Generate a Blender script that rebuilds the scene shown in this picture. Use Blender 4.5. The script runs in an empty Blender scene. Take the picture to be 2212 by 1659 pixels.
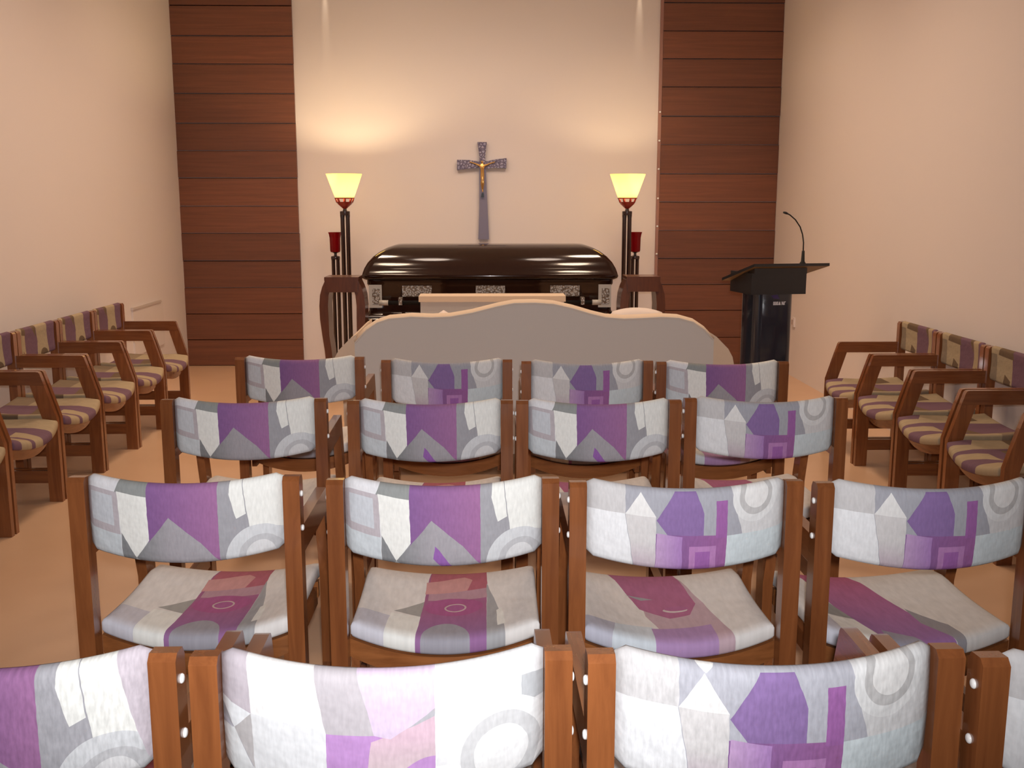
import bpy, bmesh, math, random
from mathutils import Vector, Matrix
random.seed(7)
R = math.radians
S = bpy.context.scene
COL = S.collection

# ------------------------------------------------------------------ camera
cam = bpy.data.objects.new('camera', bpy.data.cameras.new('camera'))
COL.objects.link(cam)
cam.location = (0, 0, 1.45)
cam.rotation_euler = (R(90 - 9.9), 0, R(-1.437))
cam.data.sensor_width = 36
cam.data.lens = 2200 * 36 / 2212
cam.data.clip_start = 0.02
S.camera = cam

# ------------------------------------------------------------------ world, lights, exposure
W = bpy.data.worlds.new('world'); S.world = W
W.use_nodes = True
W.node_tree.nodes['Background'].inputs[0].default_value = (1, .8, .65, 1)
W.node_tree.nodes['Background'].inputs[1].default_value = 0.05
S.view_settings.view_transform = 'Standard'
S.view_settings.look = 'None'
S.view_settings.exposure = 0.0
S.view_settings.gamma = 1
S.view_settings.use_curve_mapping = False

WARM = (1.0, .74, .53)
def spot(name, loc, target, power, angle, blend=1.0, color=WARM, radius=.06):
    l = bpy.data.lights.new(name, 'SPOT')
    l.energy = power; l.spot_size = R(angle); l.spot_blend = blend
    l.color = color; l.shadow_soft_size = radius
    o = bpy.data.objects.new(name, l); COL.objects.link(o)
    o.location = loc
    o.rotation_euler = (Vector(target) - Vector(loc)).to_track_quat('-Z', 'Y').to_euler()
    return o
# the camera's own flash, just above the lens
spot('camera_flash', (0.02, -0.04, 1.53), (-0.35, 6, 1.15), 310, 96, 1.0, (.97, .97, 1.0), .03)
# warm ceiling downlights over the seats and along the side walls
for y, p in ((4.7, 50), (6.0, 112), (7.6, 106)):
    for x in (-1.3, 1.2):
        spot('ceiling_downlight', (x, y, 3.52), (x * 1.1, y, 0), p, 155, 1.0, WARM, .22)
# wall washers in front of the end wall
for x, p in ((-.7, 64), (.7, 54)):
    spot('wall_washer', (x, 7.0, 3.5), (x * .8, 9.38, 1.5), p, 80, 1.0, (1, .80, .66), .22)

# two unseen narrow spots added to cast the bright streaks on the end wall
for x in (-1.40, 1.36):
    spot('streak_spot', (x, 9.335, 3.55), (x, 9.385, 3.05), 16.0, 9, .9, (1, .80, .55), .01)

# ------------------------------------------------------------------ materials
def mat(name):
    m = bpy.data.materials.new(name); m.use_nodes = True
    nt = m.node_tree
    return m, nt, nt.nodes['Principled BSDF']
def setv(b, **k):
    for n, v in k.items():
        n = n.replace('_', ' ')
        if n in b.inputs: b.inputs[n].default_value = v
def plain(name, col, rough=.5, metal=0, coat=0, spec=.5):
    m, nt, b = mat(name)
    setv(b, Base_Color=(*col, 1), Roughness=rough, Metallic=metal, Coat_Weight=coat, Specular_IOR_Level=spec)
    b.inputs['Coat Roughness'].default_value = .08
    return m
def noise_bump(nt, b, scale, strength, dist=.002, coord='Object', stretch=None):
    tc = nt.nodes.new('ShaderNodeTexCoord'); n = nt.nodes.new('ShaderNodeTexNoise')
    n.inputs['Scale'].default_value = scale; n.inputs['Detail'].default_value = 4
    src = tc.outputs[coord]
    if stretch:
        mp = nt.nodes.new('ShaderNodeMapping'); mp.inputs['Scale'].default_value = stretch
        nt.links.new(src, mp.inputs[0]); src = mp.outputs[0]
    nt.links.new(src, n.inputs['Vector'])
    bp = nt.nodes.new('ShaderNodeBump'); bp.inputs['Strength'].default_value = strength
    bp.inputs['Distance'].default_value = dist
    nt.links.new(n.outputs['Fac'], bp.inputs['Height']); nt.links.new(bp.outputs[0], b.inputs['Normal'])
    return n
def ramp(nt, fac, cols):
    r = nt.nodes.new('ShaderNodeValToRGB')
    e = r.color_ramp.elements
    while len(e) < len(cols): e.new(.5)
    for k, (p, c) in enumerate(cols):
        e[k].position = p; e[k].color = (*c, 1)
    nt.links.new(fac, r.inputs[0]); return r.outputs[0]

def wood(name, dark, light, stretch, rough=.26, coat=.5, island=0.0, scale=1.0, bump=.08):
    m, nt, b = mat(name)
    tc = nt.nodes.new('ShaderNodeTexCoord'); mp = nt.nodes.new('ShaderNodeMapping')
    mp.inputs['Scale'].default_value = stretch
    nt.links.new(tc.outputs['Object'], mp.inputs[0])
    geo = nt.nodes.new('ShaderNodeNewGeometry'); oi = nt.nodes.new('ShaderNodeObjectInfo')
    add = nt.nodes.new('ShaderNodeVectorMath'); add.operation = 'ADD'
    mul = nt.nodes.new('ShaderNodeVectorMath'); mul.operation = 'SCALE'
    cmb = nt.nodes.new('ShaderNodeCombineXYZ')
    for k in range(3):
        nt.links.new(geo.outputs['Random Per Island'] if island else oi.outputs['Random'], cmb.inputs[k])
    nt.links.new(cmb.outputs[0], mul.inputs[0]); mul.inputs['Scale'].default_value = 37
    nt.links.new(mp.outputs[0], add.inputs[0]); nt.links.new(mul.outputs[0], add.inputs[1])
    n = nt.nodes.new('ShaderNodeTexNoise'); n.inputs['Scale'].default_value = 3 * scale
    n.inputs['Detail'].default_value = 6; n.inputs['Roughness'].default_value = .6
    n.inputs['Distortion'].default_value = .6
    nt.links.new(add.outputs[0], n.inputs['Vector'])
    c = ramp(nt, n.outputs['Fac'], [(.3, dark), (.72, light)])
    hsv = nt.nodes.new('ShaderNodeHueSaturation')
    mr = nt.nodes.new('ShaderNodeMapRange')
    nt.links.new(geo.outputs['Random Per Island'] if island else oi.outputs['Random'], mr.inputs[0])
    amt = island if island else .12
    mr.inputs[3].default_value = 1 - amt; mr.inputs[4].default_value = 1 + amt
    nt.links.new(mr.outputs[0], hsv.inputs['Value']); nt.links.new(c, hsv.inputs['Color'])
    nt.links.new(hsv.outputs[0], b.inputs['Base Color'])
    bp = nt.nodes.new('ShaderNodeBump'); bp.inputs['Strength'].default_value = bump; bp.inputs['Distance'].default_value = .002
    nt.links.new(n.outputs['Fac'], bp.inputs['Height']); nt.links.new(bp.outputs[0], b.inputs['Normal'])
    setv(b, Roughness=rough, Coat_Weight=coat); b.inputs['Coat Roughness'].default_value = .07
    return m

M = {}
M['wood_v'] = wood('chair wood upright', (.155, .048, .015), (.255, .085, .026), (14, 14, 1.2))
M['wood_y'] = wood('chair wood level', (.155, .048, .015), (.255, .085, .026), (14, 1.2, 14))
M['wood_x'] = wood('chair wood rail', (.18, .06, .018), (.30, .108, .033), (1.2, 14, 14))
M['panel'] = wood('stained cedar boards', (.14, .046, .020), (.205, .068, .029), (.5, 8, 14), rough=.45, coat=.1, island=.16)
M['dark_wood'] = wood('dark walnut', (.075, .022, .009), (.13, .04, .016), (10, 10, 1.2), rough=.3, coat=.3)
M['casket'] = wood('polished mahogany', (.016, .0055, .0035), (.026, .009, .005), (1, 10, 10), rough=.11, coat=.25, bump=.0)
for n_ in M['casket'].node_tree.nodes:
    if n_.type == 'BSDF_PRINCIPLED': n_.inputs['Specular IOR Level'].default_value = .35; n_.inputs['Coat Roughness'].default_value = .03
M['lamp_black'] = plain('dark lacquer', (.026, .010, .009), .25, coat=.5)
M['rosewood'] = plain('red lacquered wood', (.34, .03, .015), .3, coat=.4)
M['bolt'] = plain('white plastic cap', (.85, .83, .8), .25)
M['steel'] = plain('brushed steel', (.55, .54, .52), .3, 1)
M['silver'] = None
M['black'] = plain('black laminate', (.012, .013, .016), .28, coat=.2)
M['navy'] = plain('blue black acrylic', (.014, .02, .034), .18, coat=.6)
M['underside'] = plain('brown board', (.20, .12, .05), .5)
M['white_mark'] = plain('white vinyl', (.85, .85, .9), .5)
M['violet'] = plain('violet vinyl', (.05, .03, .13), .4)
M['gold'] = plain('gilt metal', (.75, .47, .17), .3, 1)
M['plate_pale'] = plain('pale enamel', (.48, .45, .41), .35)
M['black_metal'] = plain('black metal', (.01, .01, .01), .35, .3)

m, nt, b = mat('warm white painted plaster')
setv(b, Base_Color=(.78, .70, .665, 1), Roughness=.75)
noise_bump(nt, b, 90, .08, .002)
M['wall'] = m
m, nt, b = mat('white ceiling paint'); setv(b, Base_Color=(.78, .75, .70, 1), Roughness=.9); M['ceiling'] = m
M['rear'] = plain('dark unseen rear wall', (.22, .13, .08), .7)  # unseen wall behind the camera, made dark to cut bounce onto chair backs
m, nt, b = mat('beige vinyl floor')
tc = nt.nodes.new('ShaderNodeTexCoord'); n = nt.nodes.new('ShaderNodeTexNoise')
n.inputs['Scale'].default_value = 2.5; n.inputs['Detail'].default_value = 8
nt.links.new(tc.outputs['Object'], n.inputs['Vector'])
nt.links.new(ramp(nt, n.outputs['Fac'], [(.3, (.655, .42, .265)), (.7, (.70, .46, .295))]), b.inputs['Base Color'])
setv(b, Roughness=.30)
M['floor'] = m

m, nt, b = mat('antique silver')
v = nt.nodes.new('ShaderNodeTexVoronoi'); v.inputs['Scale'].default_value = 60
tc = nt.nodes.new('ShaderNodeTexCoord'); nt.links.new(tc.outputs['Object'], v.inputs['Vector'])
nt.links.new(ramp(nt, v.outputs['Distance'], [(.1, (.50, .46, .42)), (.7, (.16, .12, .09))]), b.inputs['Base Color'])
bp = nt.nodes.new('ShaderNodeBump'); bp.inputs['Distance'].default_value = .004
nt.links.new(v.outputs['Distance'], bp.inputs['Height']); nt.links.new(bp.outputs[0], b.inputs['Normal'])
setv(b, Roughness=.35, Metallic=.35); M['silver'] = m

def cross_mat(name, scale, c1, c2, strength):
    m, nt, b = mat(name)
    v = nt.nodes.new('ShaderNodeTexVoronoi'); v.inputs['Scale'].default_value = scale
    v.feature = 'DISTANCE_TO_EDGE'
    tc = nt.nodes.new('ShaderNodeTexCoord'); nt.links.new(tc.outputs['Object'], v.inputs['Vector'])
    nt.links.new(ramp(nt, v.outputs['Distance'], [(.02, c2), (.25, c1)]), b.inputs['Base Color'])
    bp = nt.nodes.new('ShaderNodeBump'); bp.inputs['Strength'].default_value = strength; bp.inputs['Distance'].default_value = .006
    nt.links.new(v.outputs['Distance'], bp.inputs['Height']); nt.links.new(bp.outputs[0], b.inputs['Normal'])
    setv(b, Roughness=.45, Metallic=.3)
    return m
M['cross_ornate'] = cross_mat('ornate pewter', 38, (.34, .31, .40), (.10, .075, .12), .9)
M['cross_plain'] = plain('smooth pewter', (.20, .17, .22), .45, .3)

def fabric_mat(name, col, scale=600):
    m, nt, b = mat(name)
    setv(b, Base_Color=(*col, 1), Roughness=.9, Specular_IOR_Level=.15)
    b.inputs['Sheen Weight'].default_value = .15
    noise_bump(nt, b, scale, .25, .001)
    return m
M['sofa_grey'] = fabric_mat('grey woven upholstery', (.57, .545, .515), 250)
M['tan_and_lit_edge'] = fabric_mat('sand and lit edge upholstery', (.66, .52, .39), 250)  # lighter tan puts the light on the sofa's top edge and arms into colour

# torch shade: frosted amber glass that lets its bulb shine through
m, nt, b = mat('frosted amber glass')
out = nt.nodes['Material Output']; nt.nodes.remove(b)
tr = nt.nodes.new('ShaderNodeBsdfTranslucent'); tr.inputs[0].default_value = (.98, .90, .60, 1)
df = nt.nodes.new('ShaderNodeBsdfDiffuse'); df.inputs[0].default_value = (.85, .72, .45, 1)
mx = nt.nodes.new('ShaderNodeMixShader'); mx.inputs[0].default_value = .35
nt.links.new(tr.outputs[0], mx.inputs[1]); nt.links.new(df.outputs[0], mx.inputs[2])
nt.links.new(mx.outputs[0], out.inputs[0]); M['shade'] = m
m, nt, b = mat('glowing bulb'); setv(b, Base_Color=(1, .9, .7, 1))
b.inputs['Emission Color'].default_value = (1, .78, .45, 1); b.inputs['Emission Strength'].default_value = 12
M['bulb'] = m
m, nt, b = mat('ruby glass')
out = nt.nodes['Material Output']
setv(b, Base_Color=(.30, .003, .008, 1), Roughness=.12, Coat_Weight=.5)
tr = nt.nodes.new('ShaderNodeBsdfTranslucent'); tr.inputs[0].default_value = (.5, .006, .012, 1)
mx = nt.nodes.new('ShaderNodeMixShader'); mx.inputs[0].default_value = .5
nt.links.new(b.outputs[0], mx.inputs[1]); nt.links.new(tr.outputs[0], mx.inputs[2]); nt.links.new(mx.outputs[0], out.inputs[0])
M['ruby'] = m

# ------------------------------------------------------------------ patchwork upholstery
def pattern(name, bg, shapes, aspect=2.5, streak=.91):
    m, nt, b = mat(name)
    N, L = nt.nodes, nt.links
    uv = N.new('ShaderNodeUVMap'); uv.uv_map = 'UVMap'
    P = uv.outputs[0]
    # a little hand-cut wobble along the seams
    nz = N.new('ShaderNodeTexNoise'); nz.inputs['Scale'].default_value = 5
    L.new(P, nz.inputs['Vector'])
    sb = N.new('ShaderNodeVectorMath'); sb.operation = 'SUBTRACT'; sb.inputs[1].default_value = (.5, .5, .5)
    L.new(nz.outputs['Color'], sb.inputs[0])
    ma = N.new('ShaderNodeVectorMath'); ma.operation = 'MULTIPLY_ADD'; ma.inputs[1].default_value = (.012, .03, 0)
    L.new(sb.outputs[0], ma.inputs[0]); L.new(P, ma.inputs[2]); P = ma.outputs[0]
    cur = N.new('ShaderNodeRGB'); cur.outputs[0].default_value = (*bg, 1); cur = cur.outputs[0]
    def mix(mask, col):
        nonlocal cur
        x = N.new('ShaderNodeMix'); x.data_type = 'RGBA'
        L.new(mask, x.inputs[0]); L.new(cur, x.inputs[6])
        if isinstance(col, tuple) and isinstance(col[0], tuple):     # two tones woven across the patch
            sx = N.new('ShaderNodeSeparateXYZ'); L.new(P, sx.inputs[0])
            mr = N.new('ShaderNodeMapRange'); mr.inputs[1].default_value = col[2][0]; mr.inputs[2].default_value = col[2][1]
            L.new(sx.outputs[col[2][2]], mr.inputs[0])
            y = N.new('ShaderNodeMix'); y.data_type = 'RGBA'
            y.inputs[6].default_value = (*col[0], 1); y.inputs[7].default_value = (*col[1], 1)
            L.new(mr.outputs[0], y.inputs[0]); L.new(y.outputs[2], x.inputs[7])
        else:
            x.inputs[7].default_value = (*col, 1)
        cur = x.outputs[2]
    for sh in shapes:
        if sh[0] == 'e':
            _, cu, cv, ru, rv, col = sh
            d = N.new('ShaderNodeVectorMath'); d.operation = 'MULTIPLY_ADD'
            d.inputs[1].default_value = (1 / ru, 1 / rv, 0); d.inputs[2].default_value = (-cu / ru, -cv / rv, 0)
            L.new(P, d.inputs[0])
            ln = N.new('ShaderNodeVectorMath'); ln.operation = 'LENGTH'; L.new(d.outputs[0], ln.inputs[0])
            lt = N.new('ShaderNodeMath'); lt.operation = 'LESS_THAN'; lt.inputs[1].default_value = 1
            L.new(ln.outputs['Value'], lt.inputs[0]); mix(lt.outputs[0], col)
        else:
            _, pts, col = sh
            A = sum(p[0] * q[1] - q[0] * p[1] for p, q in zip(pts, pts[1:] + pts[:1]))
            mask = None
            for p, q in zip(pts, pts[1:] + pts[:1]):
                n_ = (-(q[1] - p[1]), q[0] - p[0])
                if A < 0: n_ = (-n_[0], -n_[1])
                c = n_[0] * p[0] + n_[1] * p[1]
                d = N.new('ShaderNodeVectorMath'); d.operation = 'DOT_PRODUCT'
                d.inputs[1].default_value = (n_[0], n_[1], 0); L.new(P, d.inputs[0])
                g = N.new('ShaderNodeMath'); g.operation = 'GREATER_THAN'; g.inputs[1].default_value = c
                L.new(d.outputs['Value'], g.inputs[0])
                if mask is None: mask = g.outputs[0]
                else:
                    k = N.new('ShaderNodeMath'); k.operation = 'MULTIPLY'
                    L.new(mask, k.inputs[0]); L.new(g.outputs[0], k.inputs[1]); mask = k.outputs[0]
            mix(mask, col)
    # streaky weave
    mp = N.new('ShaderNodeMapping'); mp.inputs['Scale'].default_value = (60 * aspect / 2.5, 6, 1); L.new(uv.outputs[0], mp.inputs[0])
    w = N.new('ShaderNodeTexNoise'); w.inputs['Scale'].default_value = 1.5; w.inputs['Detail'].default_value = 5
    L.new(mp.outputs[0], w.inputs['Vector'])
    mr = N.new('ShaderNodeMapRange'); mr.inputs[1].default_value = .3; mr.inputs[2].default_value = .7
    mr.inputs[3].default_value = streak; mr.inputs[4].default_value = 1.05
    L.new(w.outputs['Fac'], mr.inputs[0])
    hs = N.new('ShaderNodeHueSaturation'); L.new(mr.outputs[0], hs.inputs['Value']); L.new(cur, hs.inputs['Color'])
    L.new(hs.outputs[0], b.inputs['Base Color'])
    # soft folds + weave relief
    fo = N.new('ShaderNodeTexNoise'); fo.inputs['Scale'].default_value = 7; fo.inputs['Detail'].default_value = 2
    mp2 = N.new('ShaderNodeMapping'); mp2.inputs['Scale'].default_value = (1.6, .8, 1)
    L.new(uv.outputs[0], mp2.inputs[0]); L.new(mp2.outputs[0], fo.inputs['Vector'])
    b1 = N.new('ShaderNodeBump'); b1.inputs['Strength'].default_value = .5; b1.inputs['Distance'].default_value = .006
    L.new(fo.outputs['Fac'], b1.inputs['Height'])
    b2 = N.new('ShaderNodeBump'); b2.inputs['Strength'].default_value = .25; b2.inputs['Distance'].default_value = .001
    L.new(w.outputs['Fac'], b2.inputs['Height']); L.new(b1.outputs[0], b2.inputs['Normal'])
    L.new(b2.outputs[0], b.inputs['Normal'])
    setv(b, Roughness=.85, Specular_IOR_Level=.2)
    return m

WH = (.77, .77, .725); OFF = (.66, .65, .64); GR = (.33, .325, .345); DG = (.225, .23, .235)
PUR = (.215, .105, .265); PLUM = (.32, .145, .295)
def q(*p): return [tuple(x) for x in p]
BACK_A = [
 ('p', q((-.1, -.1), (-.1, 1.1), (.19, 1.1), (.19, -.1)), (.70, .695, .71)),
 ('p', q((-.1, .37), (.185, .32), (.18, .86), (-.1, .88)), (.47, .425, .445)),
 ('p', q((.03, .45), (.155, .42), (.148, .80), (.025, .81)), (.55, .57, .60)),
 ('p', q((-.1, -.1), (.19, -.1), (.187, .32), (-.1, .37)), (.57, .61, .63)),
 ('p', q((.165, .86), (.36, .82), (.36, 1.1), (.20, 1.1)), (.27, .28, .27)),
 ('p', q((.19, -.1), (.19, .36), (.27, .03), (.26, -.1)), DG),
 ('p', q((.335, -.1), (.335, 1.1), (.69, 1.1), (.69, -.1)), (PUR, PLUM, (.33, .68, 0))),
 ('p', q((.26, -.1), (.262, .05), (.465, .66), (.60, .27), (.69, .08), (.69, -.1)), (DG, (.34, .32, .34), (.28, .45, 0))),
 ('p', q((.175, .87), (.335, .84), (.34, .30), (.265, .05), (.19, .35)), WH),
 ('p', q((.222, -.1), (.265, .05), (.33, -.1)), (.5, .52, .52)),
 ('p', q((.805, 1.1), (1.1, 1.1), (1.1, -.1), (.85, .2), (.825, .62)), WH),
 ('p', q((.752, 1.1), (.802, 1.1), (.822, .58), (.775, .53), (.745, .85)), WH),
 ('e', .875, .0, .158, .42, (.60, .61, .62)),
 ('e', .885, .0, .108, .28, (.50, .50, .51)),
 ('e', .885, .01, .072, .19, (.66, .66, .66)),
]
BACK_A2 = BACK_A + [('p', q((.40, .25), (.43, .36), (.475, .25), (.58, -.1), (.43, -.1), (.45, .12)), (.27, .115, .36))]
BACK_B = [
 ('p', q((-.1, .62), (.185, .66), (.185, 1.1), (-.1, 1.1)), (.56, .545, .54)),
 ('p', q((-.1, -.1), (.235, -.1), (.183, .66), (-.1, .63)), (.76, .765, .77)),
 ('p', q((.238, -.1), (.335, -.1), (.335, .66), (.258, .95), (.185, .66)), ((.50, .40, .46), (.60, .58, .57), (.0, .35, 1))),
 ('p', q((.185, .66), (.258, .95), (.335, .66)), (.73, .72, .70)),
 ('p', q((.338, .62), (.425, .98), (.53, .98), (.57, .72), (.57, .40), (.40, .42)), (.235, .145, .325)),
 ('p', q((.335, -.1), (.69, -.1), (.69, .43), (.335, .46)), (PUR, (.31, .12, .30), (.4, .68, 0))),
 ('p', q((.335, -.1), (.465, -.1), (.465, .43), (.34, .47)), ((.47, .31, .50), (.36, .2, .44), (.34, .46, 0))),
 ('p', q((.632, .40), (.69, .40), (.69, .86), (.632, .86)), (.31, .12, .33)),
 ('p', q((.50, -.1), (.635, -.1), (.635, .31), (.50, .31)), (.42, .20, .42)),
 ('p', q((.53, -.1), (.605, -.1), (.605, .24), (.53, .24)), (.31, .12, .35)),
 ('p', q((.70, 1.1), (1.1, 1.1), (1.1, -.1), (.78, .30), (.755, .55)), (.63, .625, .62)),
 ('p', q((.685, -.1), (1.1, -.1), (1.1, .42), (.69, .42)), (.57, .63, .645)),
 ('e', .835, .86, .118, .31, (.70, .70, .69)),
 ('e', .838, .87, .088, .235, (.50, .49, .48)),
 ('e', .84, .88, .063, .165, (.72, .71, .69)),
]
BACK_D = BACK_A + [('p', q((.90, 1.1), (1.1, 1.1), (1.1, -.1), (.995, -.1)), (.54, .48, .52))]
BACK_B2 = BACK_B + [('p', q((.185, 1.1), (.345, 1.1), (.262, .95)), (.78, .77, .74))]
BACK_C = [
 ('p', q((-.1, .62), (.10, .57), (.085, 1.1), (-.1, 1.1)), (.52, .465, .50)),
 ('p', q((.085, 1.1), (.29, 1.1), (.335, .56), (.10, .57)), (.80, .79, .77)),
 ('p', q((.10, .04), (.335, .02), (.335, .56), (.10, .58)), (.72, .725, .73)),
 ('p', q((-.1, .30), (.04, .42), (-.1, .60)), (.50, .49, .55)),
 ('p', q((-.02, .66), (.10, .575), (.042, .42)), (.76, .77, .78)),
 ('p', q((.10, .575), (.042, .42), (.105, .12)), (.47, .445, .44)),
 ('p', q((-.1, -.1), (.12, -.1), (.105, .10), (.042, .42), (-.1, .32)), (.73, .74, .74)),
 ('p', q((.105, .05), (.34, -.02), (.34, -.1), (.12, -.1)), (.52, .53, .53)),
 ('p', q((.29, 1.1), (.43, 1.1), (.49, .52), (.335, .53)), (.47, .435, .455)),
 ('p', q((.335, .53), (.67, .53), (.67, -.1), (.335, -.1)), (.47, .26, .53)),
 ('p', q((.33, .2), (.40, -.1), (.33, -.1)), (.55, .51, .48)),
 ('p', q((.47, .48), (.67, .66), (.67, -.1), (.45, -.1)), ((.57, .50, .48), (.60, .43, .50), (.05, .5, 1))),
 ('p', q((.42, 1.1), (.68, 1.1), (.67, .72), (.53, .50), (.48, .53)), (.62, .51, .64)),
 ('e', .655, .0, .125, .34, (.47, .26, .53)),
 ('e', .655, .0, .065, .16, (.58, .52, .48)),
 ('p', q((.665, 1.1), (1.1, 1.1), (1.1, -.1), (.665, -.1)), (.74, .74, .74)),
 ('p', q((.665, .25), (.8, .25), (.8, -.1), (.665, -.1)), (.80, .80, .80)),
 ('p', q((.93, .82), (1.1, .82), (1.1, .60), (.93, .60)), (.48, .49, .50)),
 ('e', .865, .27, .165, .43, (.80, .80, .79)),
 ('e', .865, .26, .125, .325, (.60, .60, .60)),
 ('e', .865, .26, .085, .22, (.80, .80, .79)),
]
SEAT_A = [
 ('p', q((-.1, -.1), (.18, -.1), (.2, .24), (-.1, .27)), (.57, .56, .61)),
 ('p', q((.17, -.1), (.36, -.1), (.36, .29), (.19, .29)), WH),
 ('p', q((.20, .32), (.40, .55), (.40, .28)), (.36, .35, .33)),
 ('p', q((.34, -.1), (.72, -.1), (.71, 1.1), (.38, 1.1)), ((.30, .145, .31), (.34, .12, .235), (.05, .4, 1))),
 ('p', q((.38, .52), (.72, .54), (.72, .68), (.38, .62)), (.45, .27, .32)),
 ('p', q((.38, .64), (.72, .67), (.71, 1.1), (.38, 1.1)), (.43, .13, .17)),
 ('p', q((.36, .60), (.60, .66), (.63, .80), (.58, .86), (.36, .76)), (.58, .30, .29)),
 ('e', .53, .43, .165, .12, (.37, .10, .24)),
 ('e', .54, .42, .062, .055, (.55, .42, .40)),
 ('e', .54, .42, .052, .043, (.36, .11, .26)),
 ('e', .50, -.02, .13, .22, (.33, .32, .36)),
 ('p', q((.72, -.1), (.86, -.1), (.80, .25), (.78, .55), (.715, .72)), (.37, .37, .38)),
 ('p', q((.775, .10), (.82, .10), (.80, .36), (.77, .33)), WH),
]
SEAT_B = [
 ('p', q((-.1, -.1), (.13, -.1), (.18, .17), (-.1, .20)), (.45, .45, .52)),
 ('p', q((.12, -.1), (.38, -.1), (.38, .19), (.18, .17)), (.58, .63, .67)),
 ('p', q((.37, -.1), (.84, -.1), (.72, .5), (.64, 1.1), (.18, 1.1), (.37, .35)), (.50, .36, .40)),
 ('p', q((.37, -.1), (.70, -.1), (.70, .2), (.37, .17)), (.40, .25, .45)),
 ('p', q((.35, .44), (.5, .32), (.62, .36), (.68, .50), (.62, 1.1), (.2, 1.1)), (.40, .14, .25)),
 ('p', q((.30, .62), (.45, .58), (.38, .56)), GR),
 ('e', .55, .43, .07, .03, (.62, .53, .52)),
 ('e', .56, .45, .07, .03, (.40, .14, .27)),
]
SEAT_C = [
 ('p', q((-.1, -.1), (.13, -.1), (.13, .26), (-.1, .28)), (.57, .57, .63)),
 ('p', q((.12, -.1), (.32, -.1), (.29, .27), (.12, .28)), WH),
 ('p', q((.10, .30), (.27, .28), (.20, .52)), (.30, .30, .29)),
 ('p', q((.31, -.1), (.72, -.1), (.62, .4), (.45, 1.1), (.05, 1.1), (.22, .45)), ((.33, .17, .38), (.42, .12, .22), (.1, .9, 1))),
 ('p', q((.33, -.1), (.6, -.1), (.50, .08), (.36, .16)), (.32, .31, .37)),
 ('p', q((.62, -.1), (.76, -.1), (.74, .18), (.50, .72), (.46, .72), (.62, .25)), (.30, .29, .31)),
]
BG = (.36, .36, .395)
def dim(shapes, f):
    out = []
    for sh in shapes:
        c = sh[-1]
        c = (tuple(v * f for v in c[0]), tuple(v * f for v in c[1]), c[2]) if isinstance(c[0], tuple) else tuple(v * f for v in c)
        out.append(sh[:-1] + (c,))
    return out
# the wall rows wear a cream, plum and brown cloth
CRM, PLM, BRN = (.42, .325, .205), (.18, .10, .135), (.165, .11, .068)
BACK_S = [
 ('p', q((-.1, -.1), (-.1, 1.1), (.16, 1.1), (.13, -.1)), PLM),
 ('p', q((.36, -.1), (.33, .5), (.38, 1.1), (.69, 1.1), (.66, -.1)), PLM),
 ('p', q((.36, .62), (.38, 1.1), (.50, 1.1)), BRN),
 ('p', q((.69, 1.1), (.66, .75), (.88, .80), (.86, 1.1)), BRN),
 ('p', q((.88, -.1), (.90, .8), (1.1, .8), (1.1, -.1)), (.26, .20, .14)),
 ('p', q((.70, -.1), (.69, .15), (.78, .30), (.80, -.1)), BRN),
 ('e', .22, .0, .07, .22, BRN),
]
SEAT_S = [
 ('p', q((-.1, -.1), (-.1, .35), (.30, .25), (.34, -.1)), (.28, .205, .135)),
 ('p', q((.30, -.1), (.24, .45), (.30, 1.1), (.74, 1.1), (.78, .5), (.66, -.1)), PLM),
 ('p', q((.28, .40), (.74, .46), (.74, .58), (.26, .52)), BRN),
 ('p', q((.40, .70), (.58, 1.1), (.70, 1.1), (.64, .72)), CRM),
 ('p', q((.80, .2), (1.1, .3), (1.1, .5), (.78, .42)), BRN),
 ('p', q((.86, .8), (1.1, .7), (1.1, 1.1), (.92, 1.1)), PLM),
]
PM = {'A': pattern('patchwork back mountain', GR, BACK_A), 'A2': pattern('patchwork back chevron', GR, BACK_A2),
      'B': pattern('patchwork back house', BG, BACK_B), 'C': pattern('patchwork back ring', GR, dim(BACK_C, .80)),
      'D': pattern('patchwork back sleeve', GR, dim(BACK_D, .9), 2.5, .78), 'B2': pattern('patchwork back gable', BG, dim(BACK_B2, .88), 2.5, .82),
      'SA': pattern('patchwork seat ring', (.73, .70, .67), SEAT_A, 1), 'SB': pattern('patchwork seat swirl', (.69, .66, .63), SEAT_B, 1),
      'SC': pattern('patchwork seat slant', (.68, .66, .63), SEAT_C, 1),
      'S': pattern('cream and plum back', CRM, BACK_S), 'SS': pattern('cream and plum seat', CRM, SEAT_S, 1)}

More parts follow.
